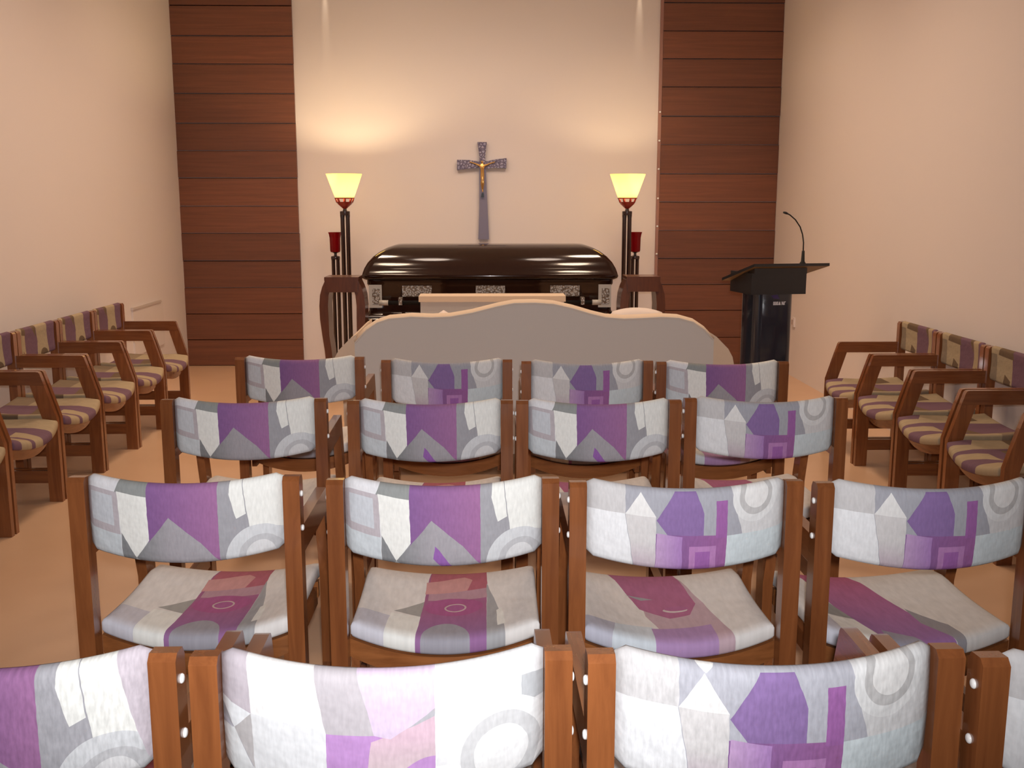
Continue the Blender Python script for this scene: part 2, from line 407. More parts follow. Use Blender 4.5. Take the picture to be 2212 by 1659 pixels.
# ------------------------------------------------------------------ mesh helpers
def link(name, me, parent=None, loc=None):
    o = bpy.data.objects.new(name, me); COL.objects.link(o)
    if parent: o.parent = parent
    if loc: o.location = loc
    return o
def finish(name, bm, material, smooth=False, bevel=0, seg=2):
    if bevel:
        bmesh.ops.bevel(bm, geom=[e for e in bm.edges if len(e.link_faces) == 2 and e.calc_face_angle(0) > .5],
                        offset=bevel, segments=seg, profile=.6, affect='EDGES', clamp_overlap=True)
    bmesh.ops.recalc_face_normals(bm, faces=bm.faces)
    me = bpy.data.meshes.new(name); bm.to_mesh(me); bm.free()
    for mm in (material if isinstance(material, (list, tuple)) else [material]): me.materials.append(mm)
    for p in me.polygons: p.use_smooth = smooth
    return me
def box(bm, x0, x1, y0, y1, z0, z1, mi=0):
    vs = [bm.verts.new(p) for p in ((x0, y0, z0), (x1, y0, z0), (x1, y1, z0), (x0, y1, z0), (x0, y0, z1), (x1, y0, z1), (x1, y1, z1), (x0, y1, z1))]
    for f in ((3, 2, 1, 0), (4, 5, 6, 7), (0, 1, 5, 4), (1, 2, 6, 5), (2, 3, 7, 6), (3, 0, 4, 7)):
        bm.faces.new([vs[i] for i in f]).material_index = mi
def prism(bm, pts, a0, a1, axis='x', mi=0):
    def P(p, a): return {'x': (a, p[0], p[1]), 'y': (p[0], a, p[1]), 'z': (p[0], p[1], a)}[axis]
    A = [bm.verts.new(P(p, a0)) for p in pts]; B = [bm.verts.new(P(p, a1)) for p in pts]
    n = len(pts)
    fs = [bm.faces.new(A[::-1]), bm.faces.new(B)]
    for i in range(n): fs.append(bm.faces.new((A[i], A[(i + 1) % n], B[(i + 1) % n], B[i])))
    for f in fs: f.material_index = mi
def lathe(bm, prof, cx=0, cy=0, n=32, mi=0, cap=True):
    rings = []
    for r, z in prof:
        rings.append([bm.verts.new((cx + r * math.cos(2 * math.pi * k / n), cy + r * math.sin(2 * math.pi * k / n), z)) for k in range(n)])
    for a, b_ in zip(rings, rings[1:]):
        for k in range(n):
            bm.faces.new((a[k], a[(k + 1) % n], b_[(k + 1) % n], b_[k])).material_index = mi
    if cap:
        bm.faces.new(rings[0][::-1]).material_index = mi; bm.faces.new(rings[-1]).material_index = mi
def tube(bm, pts, rad, n=10, mi=0):
    pts = [Vector(p) for p in pts]
    rads = rad if isinstance(rad, (list, tuple)) else [rad] * len(pts)
    rings = []
    for i, p in enumerate(pts):
        d = (pts[min(i + 1, len(pts) - 1)] - pts[max(i - 1, 0)]).normalized()
        a = d.cross(Vector((0, 1, .01)) if abs(d.y) < .9 else Vector((1, 0, 0))).normalized(); c = d.cross(a)
        rings.append([bm.verts.new(p + (a * math.cos(2 * math.pi * k / n) + c * math.sin(2 * math.pi * k / n)) * rads[i]) for k in range(n)])
    for a, b_ in zip(rings, rings[1:]):
        for k in range(n): bm.faces.new((a[k], a[(k + 1) % n], b_[(k + 1) % n], b_[k])).material_index = mi
    bm.faces.new(rings[0][::-1]); bm.faces.new(rings[-1])
def mesh(name, material, fn, smooth=False, bevel=0, seg=2):
    bm = bmesh.new(); fn(bm); return finish(name, bm, material, smooth, bevel, seg)
def smooth_by_angle(me, ang=40):
    me.polygons.foreach_set('use_smooth', [True] * len(me.polygons))
    bm = bmesh.new(); bm.from_mesh(me)
    for e in bm.edges:
        e.smooth = not (len(e.link_faces) == 2 and e.calc_face_angle(0) > R(ang))
    bm.to_mesh(me); bm.free(); return me
def empty(name, loc, rz=0):
    o = bpy.data.objects.new(name, None); COL.objects.link(o)
    o.location = loc; o.rotation_euler = (0, 0, rz); o.empty_display_size = .2
    return o
def tag(o, label, cat, group=None):
    o['label'] = label; o['category'] = cat
    if group: o['group'] = group
    return o
def struct(name, me):
    o = link(name, me); o['kind'] = 'structure'; return o

# ------------------------------------------------------------------ the room
XL, XR, YB, YF, ZC = -2.745, 2.64, 9.38, -2.2, 3.6
struct('floor', mesh('floor', M['floor'], lambda b: box(b, XL - .1, XR + .1, YF - .1, YB + .1, -.1, 0)))
struct('ceiling', mesh('ceiling', M['ceiling'], lambda b: box(b, XL - .1, XR + .1, YF - .1, YB + .1, ZC, ZC + .1)))
struct('wall_left', mesh('wall_left', M['wall'], lambda b: box(b, XL - .1, XL, YF, YB, 0, ZC)))
struct('wall_right', mesh('wall_right', M['wall'], lambda b: box(b, XR, XR + .1, YF, YB, 0, ZC)))
struct('wall_back', mesh('wall_back', M['wall'], lambda b: box(b, XL, XR, YB, YB + .1, 0, ZC)))
struct('wall_front', mesh('wall_front', M['rear'], lambda b: box(b, XL, XR, YF - .1, YF, 0, ZC)))

def boards(b, x0, x1):
    z = 0.0; k = 0
    while z < ZC - .02:
        h = .2475 + random.uniform(-.012, .012)
        z1 = min(z + h, ZC)
        th = .034 + random.uniform(-.006, .008)
        # lapped board: lower edge stands a little proud of the one below
        prism(b, [(YB, z + .004), (YB - th, z + .004), (YB - th, z1 - .006), (YB - th + .012, z1), (YB, z1)], x0, x1 - random.uniform(0, .004), 'x')
        z = z1; k += 1
struct('trim_1', mesh('trim_1', M['panel'], lambda b: boards(b, XL, -1.688)))
struct('trim_2', mesh('trim_2', M['panel'], lambda b: boards(b, 1.572, XR)))
def edge_strip(b):
    box(b, 1.545, 1.571, YB - .03, YB, 0, ZC)
m_strip = plain('pale red edge board', (.34, .17, .13), .5)
es = struct('trim_3', mesh('trim_3', m_strip, edge_strip, bevel=.002))
for z in (1.02, 1.27, 1.52, 1.78, 2.03, 2.28):
    p = link('peg', mesh('peg', M['bolt'], lambda b: lathe(b, [(.009, 0), (.009, .006), (.006, .009)], n=10), True), es, (1.558, YB - .03, z))
    p.rotation_euler = (R(90), 0, 0)

# faint access panel low on the left wall, socket on the right wall
m_pan = plain('painted panel', (.74, .665, .63), .7)
pn = empty('wall_panel', (XL, 8.3, .30)); tag(pn, 'low flat painted panel on the left wall beyond the last armchair', 'wall panel')
link('board', mesh('board', m_pan, lambda b: box(b, .0, .014, -.38, .36, 0, .36), bevel=.003), pn)
link('top_edge', mesh('top_edge', plain('panel edge', (.60, .52, .47), .6), lambda b: box(b, .0, .022, -.39, .30, .36, .378), bevel=.002), pn)
sk = empty('wall_socket', (XR, 8.65, .47)); tag(sk, 'small pale socket plate low on the right wall beside the lectern', 'socket')
link('plate', mesh('plate', M['wall'], lambda b: box(b, -.012, 0, -.04, .04, -.04, .04), bevel=.003), sk)
link('switch', mesh('switch', plain('socket switch', (.45, .33, .27), .5), lambda b: box(b, -.018, -.010, -.012, .012, -.02, .02), bevel=.002), sk)

# ------------------------------------------------------------------ armchairs
HW = .2725
def backrest_mesh(pm):
    bm = bmesh.new(); uvl = bm.loops.layers.uv.new('UVMap')
    NU = 28; w = .463
    # closed loop of the upholstered cross-section: (y offset, v)
    sec = []
    th, r = .017, 5
    for k in range(7): sec.append((-th, .08 + .84 * k / 6))
    for k in range(1, r + 1):
        a = math.pi * k / (r + 1); sec.append((-th * math.cos(a), .92 + .08 * math.sin(a)))
    for k in range(7): sec.append((th, .92 - .84 * k / 6))
    for k in range(1, r + 1):
        a = math.pi * k / (r + 1); sec.append((th * math.cos(a), .08 - .08 * math.sin(a)))
    rings = []
    for i in range(NU + 1):
        u = i / NU; s = 2 * u - 1
        end = min(u, 1 - u) * w                      # rounded ends
        t = min(1, end / .016); fat = .25 + .75 * math.sqrt(max(0, 1 - (1 - t) ** 2))
        bow = -.052 * (1 - s * s)
        zt = .829 - .016 * (1 - abs(s) ** 2.2); zb = .642 - .022 * (1 - s * s)
        c = .045 * (1 - t) * .25
        ring = []
        for (y, v) in sec:
            ring.append((bm.verts.new((s * w / 2, -.243 + bow + y * fat - .004 * math.sin(math.pi * v), zb + c + (zt - zb - 2 * c) * v)), u, v))
        rings.append(ring)
    n = len(sec)
    def face(vs):
        f = bm.faces.new([x[0] for x in vs])
        for l, x in zip(f.loops, vs): l[uvl].uv = (x[1], x[2])
    for a, b_ in zip(rings, rings[1:]):
        for k in range(n): face((a[k], a[(k + 1) % n], b_[(k + 1) % n], b_[k]))
    face(rings[0][::-1]); face(rings[-1])
    return finish('backrest', bm, PM[pm], True)

def seat_z(s): return .463 - .038 * (1 - s * s)
def rear_y(s): return -.232 - .030 * (1 - s * s)
def front_y(s): return .210 + .032 * (1 - s * s)
def seat_mesh(pm):
    bm = bmesh.new(); uvl = bm.loops.layers.uv.new('UVMap')
    NU, NV = 28, 18; w = .460
    def P(u, v, top):
        s = 2 * u - 1
        y = rear_y(s) + (front_y(s) - rear_y(s)) * v
        e = min(min(u, 1 - u) * w, min(v, 1 - v) * .45)
        t = min(1, e / .03); rd = math.sqrt(max(0, 1 - (1 - t) ** 2))
        z = seat_z(s) - .012 * math.sin(math.pi * v) - (.02 * max(0, v - .8) / .2 * (v > .8))
        th = .05
        return (s * w / 2 * (1 + .02 * v), y, z - th / 2 + (th / 2 * (.3 + .7 * rd) if top else -th / 2 * (.5 + .5 * rd)))
    us = [0, .008, .02, .04, .07] + [.1 + .8 * i / (NU - 8) for i in range(NU - 7)] + [.93, .96, .98, .992, 1]
    vs_ = [0, .008, .02, .04, .07] + [.1 + .8 * i / (NV - 8) for i in range(NV - 7)] + [.93, .96, .98, .992, 1]
    G = {}
    for top in (0, 1):
        for i, u in enumerate(us):
            for j, v in enumerate(vs_): G[top, i, j] = (bm.verts.new(P(u, v, top)), u, v)
    def face(*ks):
        f = bm.faces.new([G[k][0] for k in ks])
        for l, k in zip(f.loops, ks): l[uvl].uv = G[k][1:]
    I, J = len(us) - 1, len(vs_) - 1
    for i in range(I):
        for j in range(J):
            face((1, i, j), (1, i + 1, j), (1, i + 1, j + 1), (1, i, j + 1))
            face((0, i, j + 1), (0, i + 1, j + 1), (0, i + 1, j), (0, i, j))
    for i in range(I):
        face((0, i, 0), (0, i + 1, 0), (1, i + 1, 0), (1, i, 0)); face((1, i, J), (1, i + 1, J), (0, i + 1, J), (0, i, J))
    for j in range(J):
        face((0, 0, j + 1), (0, 0, j), (1, 0, j), (1, 0, j + 1)); face((0, I, j), (0, I, j + 1), (1, I, j + 1), (1, I, j))
    return finish('seat', bm, PM[pm], True)

def rail_mesh(front):
    bm = bmesh.new(); n = 16; w = .466
    rings = []
    for i in range(n + 1):
        s = 2 * i / n - 1
        y = (.150 + .02 * (1 - s * s)) if front else (rear_y(s) + .006)
        zt = seat_z(s) - (.062 if front else .052); zb = zt - (.055 - .008 * s * s)
        rings.append([bm.verts.new((s * w / 2, y, zb)), bm.verts.new((s * w / 2, y + .022, zb)), bm.verts.new((s * w / 2, y + .022, zt)), bm.verts.new((s * w / 2, y, zt))])
    for a, b_ in zip(rings, rings[1:]):
        for k in range(4): bm.faces.new((a[k], a[(k + 1) % 4], b_[(k + 1) % 4], b_[k]))
    bm.faces.new(rings[0][::-1]); bm.faces.new(rings[-1])
    return smooth_by_angle(finish('seat_rail', bm, M['wood_x'], True, .003, 2))

CM = {}
for s, k in ((-1, 'l'), (1, 'r')):
    a, c = sorted((s * HW, s * (HW - .040)))
    CM['post' + k] = smooth_by_angle(mesh('leg', M['wood_v'], lambda b: prism(b, [(-.272, 0), (-.228, 0), (-.228, .805), (-.236, .818), (-.262, .820), (-.272, .810)], a, c), bevel=.012, seg=4))
    a2, c2 = sorted((s * (HW - .004), s * (HW - .032)))
    CM['front' + k] = smooth_by_angle(mesh('leg', M['wood_v'], lambda b: prism(b, [(.138, 0), (.203, 0), (.203, .44), (.154, .616), (.085, .616), (.138, .425)], a2, c2), bevel=.006, seg=3))
    CM['arm' + k] = smooth_by_angle(mesh('armrest', M['wood_y'], lambda b: prism(b, [(-.229, .6165), (.1535, .6165), (.136, .676), (.130, .684), (.118, .686), (-.229, .686)], a2, c2), bevel=.006, seg=3))
    CM['str' + k] = smooth_by_angle(mesh('stretcher', M['wood_y'], lambda b: box(b, a2 + .003, c2 - .003, -.229, .139, .10, .165), bevel=.005))
    a3, c3 = sorted((s * (HW - .042), s * (HW - .062)))
    CM['side' + k] = smooth_by_angle(mesh('side_rail', M['wood_y'], lambda b: box(b, a3, c3, -.226, .150, .335, .385), bevel=.004))
CM['railr'] = rail_mesh(False); CM['railf'] = rail_mesh(True)
CM['bolt'] = mesh('bolt_cap', M['bolt'], lambda b: lathe(b, [(.0075, 0), (.0075, .002), (.006, .004), (.003, .005)], n=14), True)
BM_ = {k: backrest_mesh(k) for k in ('A', 'A2', 'B', 'C', 'S', 'D', 'B2')}
SM_ = {k: seat_mesh(k) for k in ('SA', 'SB', 'SC', 'SS')}

def chair(x, y, rz, back, seat, label, group):
    o = empty('armchair', (x, y, 0), rz); tag(o, label, 'chair', group)
    link('seat', SM_[seat], o); link('backrest', BM_[back], o)
    for k, s in (('l', -1), ('r', 1)):
        link('leg', CM['post' + k], o); link('leg', CM['front' + k], o)
        link('armrest', CM['arm' + k], o); link('stretcher', CM['str' + k], o); link('side_rail', CM['side' + k], o)
        for z, yy in ((.775, -.250), (.690, -.250)):
            bo = link('bolt_cap', CM['bolt'], o, (s * (HW - .0005), yy, z)); bo.rotation_euler = (0, s * R(90), 0)
    link('seat_rail', CM['railr'], o); link('seat_rail', CM['railf'], o)
    return o

G1 = 'patchwork armchairs in the four centre rows'
# (x, y of the rear posts, back pattern, seat pattern, label)
ROWS = [
 (-.718, 1.372, 'D', 'SA', 'armchair in the nearest row cut off by the left edge, white sleeve shape'),
 (-.154, 1.362, 'C', 'SA', 'armchair in the nearest row with a white ring and pale lilac back, largest in view'),
 (.412, 1.355, 'B2', 'SB', 'armchair in the nearest row with a purple hexagon and white house patch on its back'),
 (.967, 1.330, 'B', 'SB', 'armchair in the nearest row mostly cut off at the right frame edge'),
 (-.715, 2.342, 'A', 'SA', 'leftmost armchair of the second row, grey mountain on purple across its back'),
 (-.103, 2.305, 'A2', 'SA', 'second armchair from the left in the second row, grey chevron on purple'),
 (.464, 2.270, 'B', 'SB', 'third armchair from the left in the second row, purple hexagon and white house patches'),
 (1.030, 2.252, 'B', 'SC', 'rightmost armchair of the second row, slanting plum stripe on its seat'),
 (-.809, 3.328, 'A', 'SB', 'leftmost armchair of the third row, grey mountain on purple back'),
 (-.184, 3.288, 'A2', 'SA', 'second armchair from the left in the third row, grey chevron on purple back'),
 (.371, 3.275, 'A2', 'SB', 'third armchair from the left in the third row, chevron back beside the house patch one'),
 (.932, 3.300, 'B', 'SB', 'rightmost armchair of the third row, purple hexagon patch and grey ring'),
 (-.790, 4.282, 'A', 'SA', 'leftmost armchair of the farthest row, grey mountain on a purple back'),
 (-.166, 4.190, 'B', 'SB', 'second armchair from the left in the farthest row, in front of the sofa'),
 (.415, 4.142, 'B', 'SA', 'third armchair from the left in the farthest row, in front of the sofa'),
 (.972, 4.110, 'A', 'SB', 'rightmost armchair of the farthest row, in front of the black lectern'),
]
for x, y, bk, st, lb in ROWS:
    chair(x, y + .272, R(random.uniform(-.8, .8)), bk, st, lb, G1)
GL = 'armchairs along the left wall'
LBL = ['armchair nearest the wood panelling in the row along the left wall',
       'second armchair from the wood panelling in the row along the left wall',
       'third armchair from the wood panelling in the row along the left wall',
       'fourth armchair from the wood panelling in the row along the left wall',
       'fifth armchair from the wood panelling in the row along the left wall',
       'armchair of the left wall row closest to the camera, cut off by the frame']
for k, lb in enumerate(LBL):
    chair(-2.315, 6.93 - .555 * k, R(-90), 'S', 'SS', lb, GL).scale.z = .955
GRT = 'armchairs along the right wall'
LBR = ['armchair nearest the lectern in the row along the right wall',
       'second armchair from the lectern in the row along the right wall',
       'third armchair from the lectern in the row along the right wall',
       'armchair of the right wall row closest to the camera, cut off by the frame']
for k, lb in enumerate(LBR):
    chair(2.285, 5.87 - .557 * k, R(90), 'S', 'SS', lb, GRT).scale.z = .925

# ------------------------------------------------------------------ camelback sofa seen from behind
def sofa():
    o = empty('camelback_sofa', (.257, 5.40, 0))
    tag(o, 'grey camelback sofa with lit edges painted sand, seen from behind, facing the casket', 'sofa')
    prof = [(-.960, .735), (-.90, .80), (-.84, .84), (-.775, .862), (-.66, .872), (-.55, .868), (-.45, .872), (-.33, .893), (-.20, .926),
            (-.11, .943), (0, .945), (.10, .938), (.20, .915), (.30, .885), (.38, .866), (.48, .858), (.58, .862), (.68, .867), (.77, .862), (.85, .84), (.91, .80), (.963, .745)]
    def back(b):
        prism(b, [(-.962, .12)] + prof + [(.963, .12)], 0, .13, 'y')
    link('backrest', smooth_by_angle(mesh('backrest', M['sofa_grey'], back, bevel=.012, seg=3), 50), o)
    def piping(b):
        # padded roll along the curved top
        n = 12; rings = []
        for i, (x, z) in enumerate(prof):
            p0 = prof[max(0, i - 1)]; p1 = prof[min(len(prof) - 1, i + 1)]
            t = Vector((p1[0] - p0[0], p1[1] - p0[1])).normalized(); nx, nz = -t.y, t.x
            rings.append([bm_v(b, x, z, nx, nz, 2 * math.pi * k / n) for k in range(n)])
        for a, c in zip(rings, rings[1:]):
            for k in range(n): b.faces.new((a[k], a[(k + 1) % n], c[(k + 1) % n], c[k]))
        b.faces.new(rings[0][::-1]); b.faces.new(rings[-1])
    def bm_v(b, x, z, nx, nz, a):
        h = .020 * math.sin(a); d = .066 * math.cos(a)
        return b.verts.new((x + nx * (h - .006), .065 + d, z + nz * (h - .006)))
    link('top_roll', mesh('top_roll', M['tan_and_lit_edge'], piping, True), o)
    for s in (-1, 1):
        def arm(b):
            e = 1.085
            pts = [(.955, .12), (.955, .775), (.985, .755), (1.02, .72), (1.05, .69), (1.075, .645), (e, .60), (1.07, .55), (1.035, .53), (1.03, .12)]
            prism(b, [(s * p[0], p[1]) for p in pts], .03, .80, 'y')
        link('arm', smooth_by_angle(mesh('arm', M['tan_and_lit_edge'], arm, bevel=.015, seg=3), 50), o)
    link('base', mesh('base', M['sofa_grey'], lambda b: box(b, -.95, .95, .125, .80, .12, .30), bevel=.015), o)
    for k in range(3):
        x0 = -.945 + .63 * k
        c = link('seat_cushion', smooth_by_angle(mesh('seat_cushion', M['tan_and_lit_edge'], lambda b: box(b, x0 + .004, x0 + .626, .14, .80, .302, .44), bevel=.035, seg=4), 60), o)
    for x in (-.98, .98):
        for y in (.06, .74):
            link('leg', mesh('leg', M['dark_wood'], lambda b: lathe(b, [(.018, 0), (.026, .10), (.03, .122)], x, y, 16), True), o)
sofa()

M['cushion'] = fabric_mat('pale cushion linen', (.72, .62, .56), 250)
def cushion(x, hw, hh, rot, label):
    o = empty('cushion', (x, 5.622, .4405)); tag(o, label, 'cushion', 'pale cushions on the sofa')
    n, k = 20, 10
    def f(b):
        for s in (-1, 1):
            G = {}
            for i in range(n + 1):
                for j in range(n + 1):
                    u, v = 2 * i / n - 1, 2 * j / n - 1
                    sx, sz = u * math.sqrt(1 - .22 * v * v), v * math.sqrt(1 - .22 * u * u)
                    t = .075 * max(0, (1 - u ** 4) * (1 - v ** 4)) ** .5
                    c_, s_ = math.cos(rot), math.sin(rot)
                    G[i, j] = b.verts.new((sx * hw * c_ - sz * hh * s_, s * t, sx * hw * s_ + sz * hh * c_))
            for i in range(n):
                for j in range(n): b.faces.new((G[i, j], G[i + 1, j], G[i + 1, j + 1], G[i, j + 1]))
        bmesh.ops.remove_doubles(b, verts=b.verts, dist=1e-5)
        lo = min(v.co.z for v in b.verts)
        for v in b.verts: v.co.z -= lo
    link('cover', mesh('cover', M['cushion'], f, True), o)
cushion(-.237, .178, .178, R(45), 'small pale cushion whose corner peeks above the left dip of the sofa back')
cushion(.830, .165, .228, 0, 'pale cushion peeking above the right shoulder of the sofa back')

# ------------------------------------------------------------------ padded kneeler between sofa and casket
kn = empty('kneeler', (.04, 7.02, 0)); tag(kn, 'padded kneeling desk with a sand cushioned ledge in front of the casket', 'kneeler')
link('front_panel', mesh('front_panel', M['sofa_grey'], lambda b: box(b, -.495, .495, 0, .04, .05, .802), bevel=.01), kn)
link('ledge', smooth_by_angle(mesh('ledge', M['tan_and_lit_edge'], lambda b: box(b, -.505, .505, -.03, .20, .803, .842), bevel=.018, seg=4), 60), kn)
for x in (-.46, .46):
    link('leg', mesh('leg', M['dark_wood'], lambda b: prism(b, [(.045, 0), (.46, 0), (.46, .05), (.16, .30), (.16, .80), (.045, .80)], x - .02, x + .02), bevel=.004), kn)
link('kneeling_pad', smooth_by_angle(mesh('kneeling_pad', M['tan_and_lit_edge'], lambda b: box(b, -.435, .435, .28, .48, .09, .17), bevel=.02, seg=3), 60), kn)

# ------------------------------------------------------------------ casket on its bier
def outline(hx, hy, r, n=6):
    pts = []
    for cx, cy, a0 in ((hx - r, hy - r, 0), (-hx + r, hy - r, 90), (-hx + r, -hy + r, 180), (hx - r, -hy + r, 270)):
        for k in range(n + 1):
            a = R(a0 + 90 * k / n); pts.append((cx + r * math.cos(a), cy + r * math.sin(a)))
    return pts
def loft(b, levels, n=6):
    rings = []
    for hx, hy, r, z in levels:
        rings.append([b.verts.new((x, y, z)) for x, y in outline(hx, hy, r, n)])
    for a, c in zip(rings, rings[1:]):
        m_ = len(a)
        for k in range(m_): b.faces.new((a[k], a[(k + 1) % m_], c[(k + 1) % m_], c[k]))
    b.faces.new(rings[0][::-1]); b.faces.new(rings[-1])
CY = 8.30
cs = empty('casket', (.031, CY, .545)); tag(cs, 'closed dark mahogany casket with a domed polished lid and silver corners', 'casket')
link('body', smooth_by_angle(mesh('body', M['casket'], lambda b: loft(b, [(1.0, .335, .03, 0), (1.0, .335, .03, .03), (.985, .32, .03, .045), (.965, .30, .03, .07), (.955, .29, .03, .10), (.955, .29, .03, .29), (.965, .30, .03, .305), (.965, .30, .03, .335)]), True)), cs)
LV = [(.975, .305, .04, .337), (1.0, .33, .05, .350), (1.006, .336, .05, .365), (1.0, .33, .05, .385)]
for ix, iy, z in ((0, .006, .392), (.012, .016, .425), (.038, .034, .470), (.078, .062, .515), (.128, .098, .553), (.182, .142, .581), (.232, .190, .598), (.262, .232, .606), (.30, .28, .6085)):
    LV.append((1.0 - ix, .33 - iy, min(.06, .33 - iy - .01), z))
link('lid', smooth_by_angle(mesh('lid', M['casket'], lambda b: loft(b, LV), True), 55), cs)
link('base_moulding', smooth_by_angle(mesh('base_moulding', M['steel'], lambda b: loft(b, [(.992, .328, .03, .047), (.992, .328, .03, .056)]), True)), cs)
for x in (-.575, .0, .585):
    link('plaque', mesh('plaque', M['silver'], lambda b: (box(b, x - .115, x + .115, -.300, -.288, .208, .292)), bevel=.004), cs)
for x in (-.90, .90):
    c = link('corner_fitting', mesh('corner_fitting', M['plate_pale'], lambda b: (box(b, x - .05, x + .05, -.302, -.289, .12, .30),), bevel=.004), cs)
    link('inset', mesh('inset', M['silver'], lambda b: box(b, x - .024, x + .036, -.308, -.301, .15, .27), bevel=.003), c)
hd = link('handle', mesh('handle', M['black_metal'], lambda b: tube(b, [(-.80, -.365, .165), (.80, -.365, .165)], .017, 14), True), cs)
for x in (-.70, -.52, -.09, .09, .54, .72):
    link('lug', mesh('lug', M['silver'], lambda b: (box(b, x - .014, x + .014, -.384, -.288, .148, .205)), bevel=.004), hd)
for x in (-.83, .83):
    link('end_cap', mesh('end_cap', M['plate_pale'], lambda b: tube(b, [(x - .035, -.365, .165), (x + .035, -.365, .165)], .021, 14), True), hd)
br = empty('casket_bier', (.031, CY, 0)); tag(br, 'dark wheeled bier carrying the casket, mostly hidden behind the sofa', 'bier')
link('deck', mesh('deck', M['dark_wood'], lambda b: box(b, -.88, .88, -.26, .26, .47, .543), bevel=.006), br)
for x in (-.78, .78):
    for y in (-.2, .2):
        lg = link('leg', mesh('leg', M['dark_wood'], lambda b: box(b, x - .03, x + .03, y - .03, y + .03, .08, .472), bevel=.004), br)
        link('wheel', mesh('wheel', M['black'], lambda b: prism(b, [(x + .04 * math.cos(k * math.pi / 10), .04 + .04 * math.sin(k * math.pi / 10)) for k in range(20)], y - .012, y + .012, 'y'), True), lg)
link('skirt', mesh('skirt', M['black'], lambda b: box(b, -.84, .84, -.235, -.225, .10, .472), bevel=.002), br)

# ------------------------------------------------------------------ barrel-sided wooden stands
def stand(cx, label):
    o = empty('pedestal_stand', (cx, 7.7, 0)); tag(o, label, 'stand', 'barrel sided stands beside the casket')
    side = [(.122, .932), (.124, .905), (.145, .86), (.163, .80), (.170, .72), (.168, .62), (.155, .50), (.140, .38), (.128, .22), (.122, .0)]
    for s in (-1, 1):
        def f(b):
            inner = [(x - (.064 if z > .5 else .052), z) for x, z in side[::-1]]
            pts = [(s * x, z) for x, z in side + inner]
            prism(b, pts, -.11, .11, 'y')
        link('side_board', smooth_by_angle(mesh('side_board', M['dark_wood'], f, bevel=.004), 35), o)
    link('top_board', mesh('top_board', M['dark_wood'], lambda b: prism(b, [(-.126, .934), (-.126, .915), (-.118, .86), (-.118, .822), (.118, .822), (.118, .86), (.126, .915), (.126, .934)], -.125, .125, 'y'), bevel=.004), o)
    link('foot_board', mesh('foot_board', M['dark_wood'], lambda b: box(b, -.085, .085, -.10, .10, .06, .10), bevel=.004), o)
stand(-1.072, 'dark wooden barrel-sided open stand left of the casket')
stand(1.170, 'dark wooden barrel-sided open stand right of the casket')

# ------------------------------------------------------------------ torch lamps
def torch(x, y, label, power):
    o = empty('torch_lamp', (x, y, 0)); tag(o, label, 'lamp', 'torch lamps beside the casket')
    link('base', mesh('base', M['lamp_black'], lambda b: lathe(b, [(.095, 0), (.095, .012), (.07, .03), (.04, .04)], n=36), False), o)
    for dx in (-.022, .022):
        link('column', mesh('column', M['lamp_black'], lambda b: lathe(b, [(.0175, .038), (.0175, 1.35), (.0195, 1.37), (.0195, 1.40)], dx, 0, 18), True), o)
    link('collar', smooth_by_angle(mesh('collar', M['lamp_black'], lambda b: lathe(b, [(.040, 1.375), (.042, 1.39), (.042, 1.408), (.018, 1.413), (.013, 1.43), (.022, 1.44)], n=24), True)), o)
    cp = link('cup', smooth_by_angle(mesh('cup', M['rosewood'], lambda b: lathe(b, [(.016, 1.43), (.035, 1.447), (.058, 1.468), (.068, 1.486), (.062, 1.486), (.05, 1.468), (.016, 1.444)], n=28), True)), o)
    for k in range(8):
        a = 2 * math.pi * k / 8 + .2
        link('prong', mesh('prong', M['rosewood'], lambda b: tube(b, [(.063 * math.cos(a), .063 * math.sin(a), 1.480), (.077 * math.cos(a), .077 * math.sin(a), 1.518)], .0065, 8), True), cp)
    link('rim', mesh('rim', M['rosewood'], lambda b: lathe(b, [(.074, 1.512), (.082, 1.512), (.084, 1.520), (.074, 1.520), (.074, 1.512)], n=32, cap=False), False), cp)
    link('lamp_shade', smooth_by_angle(mesh('lamp_shade', M['shade'], lambda b: lathe(b, [(.020, 1.522), (.078, 1.522), (.090, 1.55), (.150, 1.716), (.146, 1.716), (.086, 1.554), (.074, 1.527), (.020, 1.527)], n=48, cap=False), True), 60), o)
    bl = link('bulb', mesh('bulb', M['bulb'], lambda b: lathe(b, [(.010, 1.524), (.012, 1.545), (.024, 1.565), (.028, 1.582), (.020, 1.600), (.006, 1.607)], n=16), True), o)
    l = bpy.data.lights.new('torch_glow', 'POINT'); l.energy = power; l.color = (1, .77, .45); l.shadow_soft_size = .028
    lo = bpy.data.objects.new('torch_glow', l); COL.objects.link(lo); lo.location = (x, y, 1.642)
torch(-1.184, 8.70, 'lit torch lamp with an amber glass shade left of the casket', 25)
torch(1.191, 8.70, 'lit torch lamp with an amber glass shade right of the casket', 10)

